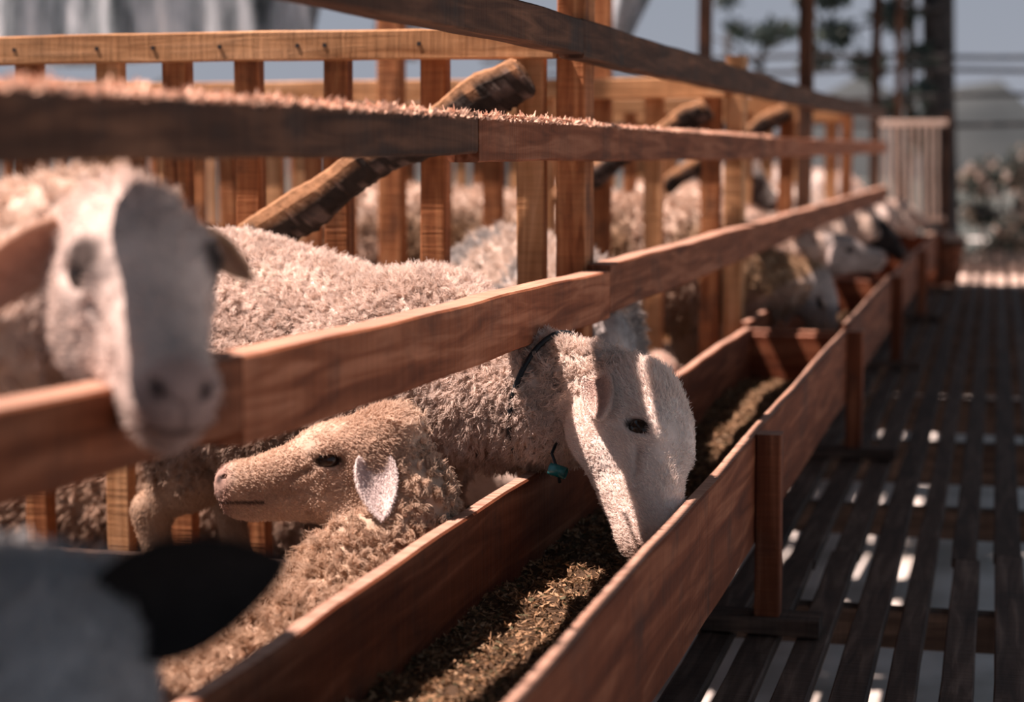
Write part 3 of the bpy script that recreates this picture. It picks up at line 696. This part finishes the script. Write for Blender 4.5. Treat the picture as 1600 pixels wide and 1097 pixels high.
picket_fence('picket_fence', 'second picket divider with a log brace, behind the brown-backed sheep', 5.62, 1.095, 1.035, -3.9, -.80,
             [-.845, -1.02, -1.185, -1.36, -1.53, -1.70, -1.865, -2.02, -2.13, -2.26, -2.42, -2.58, -2.75, -2.92, -3.1, -3.3, -3.5, -3.7], .058, [W_PICK, W_PALE, W_PICK, W_PALE],
             brace=[((-1.30, 5.54, .72), (-.84, 5.55, 1.02), .035)], low=True)
picket_fence('picket_fence', 'third picket divider along, beyond the raised grey sheep face', 7.80, 1.10, 1.035, -4.0, -.80,
             [-.86-.165*i for i in range(18)], .058, [W_PICK, W_PALE], brace=[((-1.35, 7.72, .72), (-.84, 7.73, 1.06), .035)])
picket_fence('picket_fence', 'fourth picket divider, glowing orange toward the far end', 9.98, 1.10, 1.03, -4.0, -.80,
             [-.86-.17*i for i in range(18)], .065, [W_PALE, W_PALE])
# far end gate of whitish slats
gt = empty('slat_gate', (-.6, 13.0, 0), 'far gate of thin weathered white slats under a pink top bar', 'gate')
beam('top_bar', (-.80, 13, 1.07), (-.34, 13, 1.07), .03, .04, W_GREY, gt)
beam('side_post', (-.34, 13.03, 0), (-.34, 13.03, 1.14), .05, .05, W_TOP, gt, up=(0, 1, 0))
for i in range(9):
    x_ = -.78+.048*i; beam('gate_slat', (x_+.008, 12.98, .40), (x_-.012, 12.98, 1.05), .020, .014, W_GREY, gt, up=(0, 1, 0))
beam('bottom_bar', (-.80, 13, .42), (-.34, 13, .42), .03, .04, W_GREY, gt)
# outer fence along the back of the pens
bf = empty('back_fence', (-4.1, 7, 0), 'long picket fence closing the pens along their far left side', 'fence')
beam('top_rail', (-4.1, 2.6, 1.05), (-4.1, 13.2, 1.05), .04, .07, W_PALE, bf)
beam('middle_rail', (-4.1, 2.6, .45), (-4.1, 13.2, .45), .04, .06, W_PICK, bf)
for i in range(44): beam('picket', (-4.14, 2.7+.24*i, 0), (-4.14, 2.7+.24*i, 1.06), .03, .055, [W_PALE, W_PICK][i % 2], bf, up=(0, 1, 0), seg=6)
# roof posts standing free in the pens
def rpost(x_, y, w_, label, z1=2.6): return tag(beam('roof_post', (x_, y, 0), (x_, y, z1), w_, w_, W_TOP if y > 8 else W_PICK, None, up=(0, 1, 0)), label, 'post', 'tall roof posts')
rpost(-1.80, 5.45, .072, 'tall brown post behind the pale top rail, left of the main post')
rpost(-1.30, 6.20, .060, 'tall orange-brown post just right of the main fence post')
rpost(-1.36, 8.85, .060, 'slim tall post against the sky above the dark top rail')
rpost(-.80, 17.5, .075, 'thin far post beside the tree trunk')

# ================================================================ TARP, FAR RAILS, TREES
tm, n, l, b = newmat('shade_net')
t_ = n.new('ShaderNodeTexCoord'); mp = n.new('ShaderNodeMapping'); mp.inputs['Scale'].default_value = (7, 7, .9); l.new(t_.outputs['Object'], mp.inputs[0])
nz = n.new('ShaderNodeTexNoise'); nz.inputs['Scale'].default_value = 1.3; nz.inputs['Detail'].default_value = 9; nz.inputs['Roughness'].default_value = .7; l.new(mp.outputs[0], nz.inputs[0])
r_ = ramp(n, [(.34, (.05, .07, .08)), (.44, (.30, .35, .38)), (.56, (.60, .65, .69)), (.7, (.88, .88, .88))]); l.new(nz.outputs[0], r_.inputs[0]); l.new(r_.outputs[0], b.inputs['Base Color'])
tr = n.new('ShaderNodeBsdfTranslucent'); l.new(r_.outputs[0], tr.inputs[0]); ms = n.new('ShaderNodeMixShader'); ms.inputs[0].default_value = .5; l.new(b.outputs[0], ms.inputs[1]); l.new(tr.outputs[0], ms.inputs[2]); l.new(ms.outputs[0], n['Material Output'].inputs[0])
def tarp(name, label, xa, xb, y, za, zb_, lean=0., seed=0, amp=.05):
    nx_, nz_ = 90, 24; vs_ = []; rr = random.Random(seed); ph = rr.uniform(0, 6)
    for i in range(nx_+1):
        for j in range(nz_+1):
            u_, v_ = i/nx_, j/nz_; x_ = xa+(xb-xa)*u_+lean*v_
            yy = y+amp*math.sin(x_*9+ph)+amp*.5*math.sin(x_*23+v_*2+ph)+.03*math.sin(v_*6+u_*9)
            vs_.append((x_, yy, za+(zb_-za)*v_+.04*math.sin(x_*3)*(1-v_)))
    fs = [(i*(nz_+1)+j, (i+1)*(nz_+1)+j, (i+1)*(nz_+1)+j+1, i*(nz_+1)+j+1) for i in range(nx_) for j in range(nz_)]
    o = link(name, mesh(name, vs_, fs, True), tm); s_ = o.modifiers.new('s', 'SOLIDIFY'); s_.thickness = .004
    return tag(o, label, 'tarp', 'grey shade tarps')
tarp('shade_tarp', 'grey streaked shade tarp hanging behind the pens at top left', -7.6, -3.42, 9.0, 1.36, 3.0, lean=.45, seed=1)
tarp('shade_tarp', 'narrow strip of grey tarp right of the large one', -3.14, -2.86, 9.1, 1.36, 3.0, lean=.42, seed=2)
tarp('shade_tarp', 'dark folded tarp end slanting against the sky by the main post', -2.0, -1.76, 9.1, 1.38, 3.0, lean=.75, seed=3)

bb = empty('bamboo_fence', (0, 16, 0), 'dark horizontal pole fence across the far background', 'fence')
for z in (1.675, 1.555, 1.335, 1.115):
    pts = [(-4.5+.5*i, 16.2, z+.02*math.sin(i*.9+z*9)) for i in range(15)]
    tube('pole', pts, [.019]*15, M_BARK, bb, n=8, rough=.05, seed=int(z*100))
for x_ in (-4.3, -2.3, 1.9): tube('upright', [(x_, 16.25, -.8), (x_, 16.25, 1.9)], [.035, .03], M_BARK, bb, n=8)

def foliage(name, parent, centers, N, size, seed, pal, mat=M_LEAF):
    rng = np.random.default_rng(seed); cs = np.array(centers, float); ci = rng.choice(len(cs), N, p=(cs[:, 3]**2/np.sum(cs[:, 3]**2)))
    p = cs[ci, :3]+unit(rng.normal(size=(N, 3)))*(cs[ci, 3]*rng.random(N)**.45)[:, None]*np.array((1, 1, .62))
    d = unit(rng.normal(size=(N, 3))+np.array((0, 0, -.35))); s_ = unit(np.cross(d, rng.normal(size=(N, 3)))); nn = np.cross(d, s_)
    L = size*rng.uniform(.6, 1.3, N)[:, None]; Wd = L*.32
    P6 = np.stack([p, p+d*L*.45-s_*Wd+nn*L*.1, p+d*L, p+d*L*.45+s_*Wd+nn*L*.1], 1)
    b_ = np.arange(N)*4; q = np.stack([b_, b_+1, b_+2, b_+3], 1)
    vv = P6.reshape(-1, 3)-(np.array(parent.location) if parent is not None else 0)
    me = mesh(name, vv, q); pl = np.array(pal); setcol(me, np.repeat(pl[rng.integers(len(pl), size=N)]*rng.uniform(.7, 1.3, (N, 1)), 4, 0))
    o = link(name, me, mat)
    if parent is not None: o.parent = parent
    return o
PG = [(.035, .055, .05), (.05, .075, .06), (.025, .04, .04)]
PS = [(.20, .17, .13), (.03, .04, .035), (.34, .25, .21), (.04, .055, .05), (.02, .03, .028), (.05, .06, .05), (.40, .36, .33)]
def tree(label, base, pts, rad, branches, cents, N, leaf, seed, pal=PG, crown=None):
    r = empty('tree', base, label, 'tree')
    tube('trunk', pts, rad, M_BARK, r, n=16, rough=.06, seed=seed)
    for bp, br in branches: tube('branch', bp, br, M_BARK, r, n=8, rough=.08, seed=seed+1)
    foliage('foliage', r, cents, N, leaf, seed, pal)
    if crown:
        foliage('shade_crown', r, crown, 4200, .17, seed+5, pal)  # unseen crown, clusters placed to shade the far walkway and bushes
        for c in crown[:5]: tube('branch', [pts[-1], ((pts[-1][0]+c[0])/2, (pts[-1][1]+c[1])/2, (pts[-1][2]+c[2])/2+.1), c[:3]], [.08, .05, .02], M_BARK, r, n=8, rough=.08, seed=seed+2)
    return r
tree('thick dark tree trunk beside the walkway with leafy lower twigs', (-.52, 17.6, -.8),
     [(-.48, 17.6, -.8), (-.50, 17.6, .5), (-.54, 17.6, 1.4), (-.58, 17.6, 2.4), (-.5, 17.6, 4.)], [.19, .155, .145, .15, .14],
     [([(-.54, 17.4, 2.2), (-1.0, 17.2, 2.05), (-1.6, 17.1, 1.9)], [.04, .022, .008]), ([(-.56, 17.4, 1.7), (-.9, 17.3, 1.75), (-1.5, 17.2, 1.7)], [.03, .018, .006]),
      ([(-.5, 17.4, 2.9), (.2, 17.3, 2.6), (.6, 17.3, 2.3)], [.04, .02, .006]), ([(-.56, 17.4, 1.3), (-.8, 17.3, 1.45)], [.02, .006])],
     [(-.95, 17.2, 2.1, .22), (-1.45, 17.1, 1.95, .20), (-.75, 17.2, 1.75, .16), (-1.15, 17.1, 1.65, .18), (-1.6, 17.1, 1.72, .14), (-.72, 17.2, 1.42, .13), (-.95, 17.2, 1.3, .12), (-.75, 17.2, 1.15, .10), (-1.5, 17.1, 2.3, .2),
      (.05, 17.2, 2.42, .13), (.45, 17.2, 2.38, .10), (-.9, 17.1, 2.45, .2), (-.68, 17.1, .95, .09)], 1500, .11, 31, crown=[(-2.0, 14.6, 4.9, 1.0), (-1.3, 14.9, 5.0, .9), (-2.0, 15.6, 4.8, 1.0), (-1.3, 16.8, 5.0, 1.2), (-2.6, 17.0, 5.2, 1.2), (-.4, 17.8, 5.2, 1.3), (.4, 17.0, 4.9, 1.1), (-1.2, 18.4, 5.6, 1.3), (.9, 18.6, 5.2, 1.1)])
tree('small branching tree seen against the sky right of the slim post', (-2.3, 19, -.8),
     [(-2.45, 19, -.8), (-2.42, 19, 1.2), (-2.35, 19, 1.75), (-2.3, 19, 2.1)], [.07, .05, .035, .02],
     [([(-2.36, 19, 1.7), (-2.6, 19, 1.95), (-2.9, 19, 2.05)], [.025, .015, .006]), ([(-2.33, 19, 1.9), (-2.05, 19, 2.02), (-1.85, 19, 2.2)], [.022, .014, .006])],
     [(-2.3, 19, 2.08, .20), (-2.05, 19, 2.1, .15), (-2.6, 19, 2.12, .14), (-2.7, 19, 2.42, .12), (-1.9, 19, 2.45, .14)], 460, .09, 32)
rb = random.Random(5)
for i, (x_, y_, z_, r0) in enumerate([(.05, 19.4, .28, .62), (1.35, 19.6, .22, .66), (.45, 22.5, .35, .8), (2.5, 23, .4, .9)]):
    r = empty('bush', (x_, y_, -.8), ['dark dry bush just right of the tree trunk', 'speckled dark bush at the right edge of the photo', 'paler bush farther back, between tree trunk and right edge', 'farther bush at the right edge, higher up'][i], 'bush', 'bushes beyond the walkway')
    for k in range(5):
        a = rb.uniform(0, 6.28); tube('stem', [(x_+.05*math.cos(a), y_+.05*math.sin(a), -.8), (x_+.4*r0*math.cos(a), y_+.4*r0*math.sin(a), -.1+z_*.5), (x_+.7*r0*math.cos(a), y_+.7*r0*math.sin(a), z_+.3*r0)], [.02, .014, .006], M_BARK, r, n=6)
    foliage('foliage', r, [(x_+rb.uniform(-.5, .5)*r0, y_+rb.uniform(-.4, .4)*r0, z_+rb.uniform(-1.1, .7)*r0, r0*rb.uniform(.25, .5)) for k in range(12)], 3200, .10, 40+i, PS)
# tub at the end of the troughs
def lathe(name, prof, loc, mat, parent, n=28):
    vs_ = []; fs = []
    for r0, z in prof:
        for k in range(n): vs_.append((loc[0]+r0*math.cos(2*math.pi*k/n), loc[1]+r0*math.sin(2*math.pi*k/n), loc[2]+z))
    for i in range(len(prof)-1):
        for k in range(n): fs.append((i*n+k, i*n+(k+1) % n, (i+1)*n+(k+1) % n, (i+1)*n+k))
    fs.append(tuple(range(n-1, -1, -1))); fs.append(tuple((len(prof)-1)*n+k for k in range(n)))
    return link_local(name, vs_, fs, mat, parent)
tb = empty('tub', (-.345, 12.62, 0), 'round brown tub with a wide dark lid at the far end of the troughs', 'tub')
lathe('bucket', [(.11, 0), (.12, .06), (.135, .22), (.14, .26)], (-.345, 12.62, 0), W_BOARD, tb)
lathe('lid', [(.15, .255), (.165, .27), (.16, .30), (.12, .335), (.05, .35)], (-.345, 12.62, 0), W_TOP, tb)
# ================================================================ SHEEP
# the white ram eating from the nearest trough
main, HF = sheep('sheep', 'cream woolly sheep with a dark collar, head lowered into the nearest trough', (-1.15, 3.07, 0), math.radians(-21), 1.0,
    neck=[(-.92, 2.99, .52, .150), (-.78, 2.91, .478, .102), (-.68, 2.86, .48, .084), (-.60, 2.84, .482, .070), (-.55, 2.825, .485, .060)],
    head=((-.490, 2.80, .545), (-.452, 2.60, .290), (.93, -.22, .25)), cell=.0065, hcell=.0028,
    trunk=[((-.22, 0, .555), (.17, 0, .50), .165, .145), ((-.22, 0, .46), (.16, 0, .44), .165, .16), ((-.05, 0, .46), (.02, 0, .44), .18, .175), ((-.37, 0, .55), (-.40, 0, .40), .035, .05)],
    clumps=30000, per=9, wlen=.019, curl=1.5, hairs=60000, face=(.86, .74, .68), cream=(.90, .78, .71), dirt_shade=(.30, .19, .12), dirt_shade_amt=1.3, er=math.radians(42), seed=2, hang=.75,
    ears=[dict(side=-1, len=.098, wid=.042, dir=(1, .42, -.05), face=(-.3, 1, .35), base=(.012, .060, -.078), droop=0, col=(.80, .68, .62)), dict(side=1, len=.085, wid=.04, dir=(.1, 1, -.4), droop=.3)])
# collar: cord loops round the neck and carries a short teal tube
cn0 = np.array((-.685, 2.862, .480)); nd = unit(np.array((.87, -.35, -.1))); a1 = unit(np.cross(nd, (0, 0, 1.))); a2 = np.cross(nd, a1)
cpts = [cn0+a1*math.cos(t)*.102-a2*math.sin(t)*.108+nd*.012*math.sin(t) for t in np.linspace(0, 2*math.pi, 33)]
col_ = tube('collar', cpts, [.0045]*33, M_CORD, main, n=8)
tp = V((-.640, 2.735, .385)); tx = V((.9, -.1, -.22)).normalized()
lpts = [tp+V((-.01, .05, .045)), tp+V((-.012, .01, .025)), tp, tp+V((.004, -.004, -.018))]
tube('hanging_cord', lpts, [.0025]*4, M_CORD, main, n=6)
vs_ = []; fs = []; yy = tx.orthogonal().normalized(); zz = tx.cross(yy)
for i, (xx, r0) in enumerate([(-.0135, .0075), (-.0135, .0095), (.0135, .0095), (.0135, .0075)]):
    for k in range(20): vs_.append(tp+tx*xx+(yy*math.cos(k*math.pi/10)+zz*math.sin(k*math.pi/10))*r0)
for i in range(3):
    for k in range(20): fs.append((i*20+k, i*20+(k+1) % 20, (i+1)*20+(k+1) % 20, (i+1)*20+k))
for k in range(20): fs.append((60+k, 60+(k+1) % 20, (k+1) % 20, k))
link_local('neck_tag', vs_, fs, M_TEAL, main)

# lower sheep with raised head facing left
sheep('sheep', 'sheep with its face turned left in profile, resting behind the near trough board', (-.935, 1.66, 0), math.radians(88), 1.0,
    trunk=[((-.32, .035, .135), (.16, .02, .125), .125, .115), ((-.32, -.035, .135), (.16, -.02, .125), .125, .115)], legs=False,
    neck=[(-.93, 1.92, .13, .11), (-.87, 2.20, .20, .082), (-.83, 2.38, .28, .075), (-.80, 2.46, .38, .070)],
    head=((-.805, 2.46, .492), (-1.037, 2.355, .408), (-.35, -.12, .9)), cell=.007, hcell=.0026,
    clumps=13000, per=12, wlen=.022, curl=2.0, hairs=45000, face=(.60, .45, .35), cream=(.74, .59, .48), dirt_shade=(.38, .24, .14), seed=5, hlen=.0055, woolly_head=.008,
    ears=[dict(side=1, len=.098, wid=.066, dir=(-.10, .66, -.74), face=(-.15, .8, .6), base=(.045, .052, -.052), droop=.1, col=(.80, .72, .70), incol=(.55, .46, .45)), dict(side=-1, len=.08, wid=.05, dir=(-.1, 1, -.3))])

# blurred sheep looking over the lower rail at the left
def fc1(fc, hl, p):
    k = (1-smooth01(np.linalg.norm((np.abs(hl)-np.array((.122, .045, .034)))*[.8, 1, 1], axis=1), .013, .021))[:, None]*(hl[:, 2] < .01)[:, None]*.95; fc = fc*(1-k)+np.array((.03, .02, .018))*k
    k = smooth01(wob(p, 14, 77), -.2, .6)[:, None]*.25; return fc*(1-k)+np.array((.42, .30, .24))*k
sheep('sheep', 'blurred pale sheep looking out at the camera between the rails at left', (-1.62, 1.93, 0), math.radians(-24), 1.0,
    neck=[(-1.32, 1.80, .56, .15), (-1.05, 1.70, .65, .115), (-.89, 1.63, .73, .095), (-.81, 1.58, .775, .078)],
    head=((-.764, 1.540, .850), (-.614, 1.330, .668), (.27, -.30, .52)), cell=.010, hcell=.0035, clumps=5000, per=9, hairs=14000, srad=.0008,
    face=(.66, .55, .50), facecol=fc1, seed=8, ears=[dict(side=1, len=.065, wid=.032, dir=(.15, 1, -.45), droop=.3, col=(.62, .42, .28)), dict(side=-1, len=.115, wid=.055, dir=(-.1, 1, -.85), droop=.4, col=(.62, .40, .30))])

# bottom left, very close, dark eared
def sp0(c, p, hl):
    k = ((np.linalg.norm(hl-np.array((.10, -.05, -.02)), axis=1) < .045)*.93)[:, None]; return c*(1-k)+np.array((.03, .035, .04))*k
sheep('sheep', 'very close blurred greyish sheep with a black ear in the bottom left corner', (-1.30, .93, 0), math.radians(8), .92,
    neck=[(-1.00, .99, .50, .13), (-.80, 1.07, .475, .10), (-.68, 1.10, .505, .085), (-.61, 1.09, .53, .075)],
    head=((-.588, 1.075, .602), (-.585, .93, .37), (.15, -.80, .45)), cell=.010, hcell=.004, clumps=4500, per=9, hairs=15000, srad=.0008, seed=11,
    face=(.33, .35, .37), cream=(.36, .37, .38), dirt_shade=(.30, .29, .29), spots=sp0,
    ears=[dict(side=1, base=(.010, .048, -.025), len=.125, wid=.095, dir=(-.30, 1, .38), face=(.9, .05, .3), droop=.25, col=(.012, .012, .013), incol=(.02, .018, .018)), dict(side=-1, len=.10, wid=.055, dir=(.1, 1, -.3), col=(.02, .02, .022), incol=(.02, .018, .018))])

def blue(c, p, hl):
    k = (smooth01(wob(p, 16, 55), 0.0, .5)*.6)[:, None]; return c*(1-k)+np.array((.20, .24, .27))*k
sheep('sheep', 'white and grey patched sheep whose crown shows behind the collared one', (-1.02, 4.14, 0), math.radians(-58), .97,
    neck=[(-.90, 3.92, .50, .14), (-.83, 3.74, .48, .115), (-.79, 3.64, .47, .09), (-.765, 3.58, .465, .08)],
    head=((-.735, 3.55, .530), (-.640, 3.42, .300), (.8, -.3, .45)), cell=.008, hcell=.0035, clumps=6000, per=10, hairs=16000, seed=14, face=(.66, .60, .57), cream=(.72, .62, .55), spots=blue, woolly_head=.02,
    ears=[dict(side=-1, len=.08, wid=.04, dir=(.8, .4, -.5)), dict(side=1, len=.07, wid=.04, dir=(.8, .5, -.5))])
def brown(c, p, hl):
    k = ((1-smooth01(p[:, 2], .60, .72))*smooth01(wob(p, 9, 21), -.5, .3)*.75*(hl[:, 0] < 0))[:, None]; return c*(1-k)+np.array((.26, .155, .07))*k
sheep('sheep', 'brown-sided sheep with a pale back, its grey head down in the middle trough', (-1.16, 5.95, 0), math.radians(2), 1.06,
    neck=[(-.93, 5.97, .52, .15), (-.80, 5.99, .46, .11), (-.70, 6.02, .44, .09), (-.59, 6.06, .44, .08)],
    head=((-.545, 6.06, .490), (-.49, 6.03, .24), (.9, -.2, .2)), cell=.010, hcell=.005, clumps=5000, per=9, hairs=9000, srad=.0009, seed=17, face=(.40, .37, .36), cream=(.66, .52, .43), spots=brown)
sheep('sheep', 'grey-faced sheep stretching its head level over the middle trough', (-1.18, 6.90, 0), math.radians(14), 1.0,
    neck=[(-.94, 7.0, .52, .14), (-.82, 7.06, .47, .10), (-.72, 7.10, .465, .085), (-.65, 7.12, .49, .075)],
    head=((-.65, 7.12, .555), (-.405, 7.22, .465), (.3, 0, .95)), cell=.011, hcell=.005, clumps=3000, per=8, hairs=7000, srad=.001, seed=19, face=(.42, .37, .35), cream=(.66, .52, .44))
sheep('sheep', 'sheep with a raised dark grey face between two posts in the third pen', (-1.35, 8.55, 0), math.radians(-30), 1.05,
    neck=[(-1.15, 8.43, .60, .14), (-1.10, 8.25, .70, .10), (-1.08, 8.12, .77, .08)],
    head=((-1.07, 8.05, .845), (-.90, 8.0, .64), (.5, 0, .85)), cell=.012, hcell=.006, clumps=2500, per=8, hairs=5000, srad=.001, seed=23, face=(.20, .18, .17))
bk = dict(cell=.013, hcell=.006, per=7, hairs=4000, srad=.0012)
sheep('sheep', 'black-headed sheep feeding at the third trough', (-1.16, 9.20, 0), math.radians(0), 1.05, neck=[(-.90, 9.2, .52, .14), (-.72, 9.2, .46, .09), (-.58, 9.2, .48, .08)],
    head=((-.55, 9.2, .54), (-.41, 9.18, .36), (.8, 0, .5)), face=(.02, .02, .022), clumps=2500, seed=25, cream=(.75, .66, .60), **bk)
sheep('sheep', 'pale sheep seen from behind the black-headed one, at the third trough', (-1.18, 10.6, 0), math.radians(4), 1.12, neck=[(-.90, 10.6, .54, .14), (-.72, 10.6, .47, .09), (-.60, 10.6, .50, .08)],
    head=((-.57, 10.6, .56), (-.42, 10.6, .42), (.8, 0, .5)), clumps=2500, seed=26, cream=(.78, .70, .66), **bk)
sheep('sheep', 'farthest pale sheep by the white slat gate', (-1.18, 11.7, 0), math.radians(0), 1.12, neck=[(-.88, 11.7, .54, .14), (-.72, 11.7, .47, .09), (-.58, 11.7, .50, .08)],
    head=((-.55, 11.7, .56), (-.40, 11.7, .42), (.8, 0, .5)), clumps=2500, seed=27, cream=(.72, .60, .54), **bk)
sheep('sheep', 'sheep standing far back left, its sunlit white back seen through the pickets', (-1.95, 6.45, 0), math.radians(8), 1.08, neck=[(-1.68, 6.5, .58, .14), (-1.52, 6.55, .66, .10), (-1.46, 6.57, .70, .08)],
    head=((-1.44, 6.58, .77), (-1.22, 6.6, .62), (.3, 0, .95)), clumps=4000, cell=.011, hcell=.006, per=8, hairs=4000, srad=.001, seed=28, spots=brown, cream=(.70, .56, .47))
sheep('sheep', 'sheep whose curly back shows at the left edge above the blurred one', (-2.80, 4.25, 0), math.radians(180), 1.09, neck=[(-3.08, 4.25, .58, .14), (-3.2, 4.25, .7, .10), (-3.28, 4.25, .75, .08)],
    head=((-3.3, 4.25, .82), (-3.5, 4.2, .62), (-.5, 0, .85)), clumps=3500, cell=.011, hcell=.006, per=9, hairs=3000, srad=.0009, seed=29)
# lying ones
sheep('sheep', 'curly cream sheep lying behind the nearest picket divider, low at left', (-1.78, 3.78, 0), math.radians(-6), 1.0,
    trunk=[((-.34, 0, .165), (.36, 0, .15), .15, .14), ((-.3, 0, .1), (.3, 0, .1), .15, .14)], legs=False, neck=[(-1.40, 3.76, .20, .12), (-1.26, 3.78, .22, .09), (-1.2, 3.8, .22, .075)],
    head=((-1.17, 3.81, .27), (-.96, 3.85, .12), (.4, 0, .9)), clumps=6000, cell=.009, hcell=.006, per=10, hairs=3000, seed=30, wlen=.032, cream=(.70, .55, .46))
sheep('lamb', 'small lamb with only its pinkish head showing over the trough board', (-1.05, 4.75, 0), math.radians(-20), .55,
    trunk=[((-.3, 0, .30), (.2, 0, .30), .17, .16)], legs=False, neck=[(-.93, 4.68, .20, .08), (-.85, 4.63, .27, .06), (-.82, 4.61, .31, .05)],
    head=((-.82, 4.60, .365), (-.765, 4.50, .27), (.5, -.3, .8)), clumps=1500, cell=.009, hcell=.004, per=8, hairs=4000, seed=31, face=(.66, .50, .42))
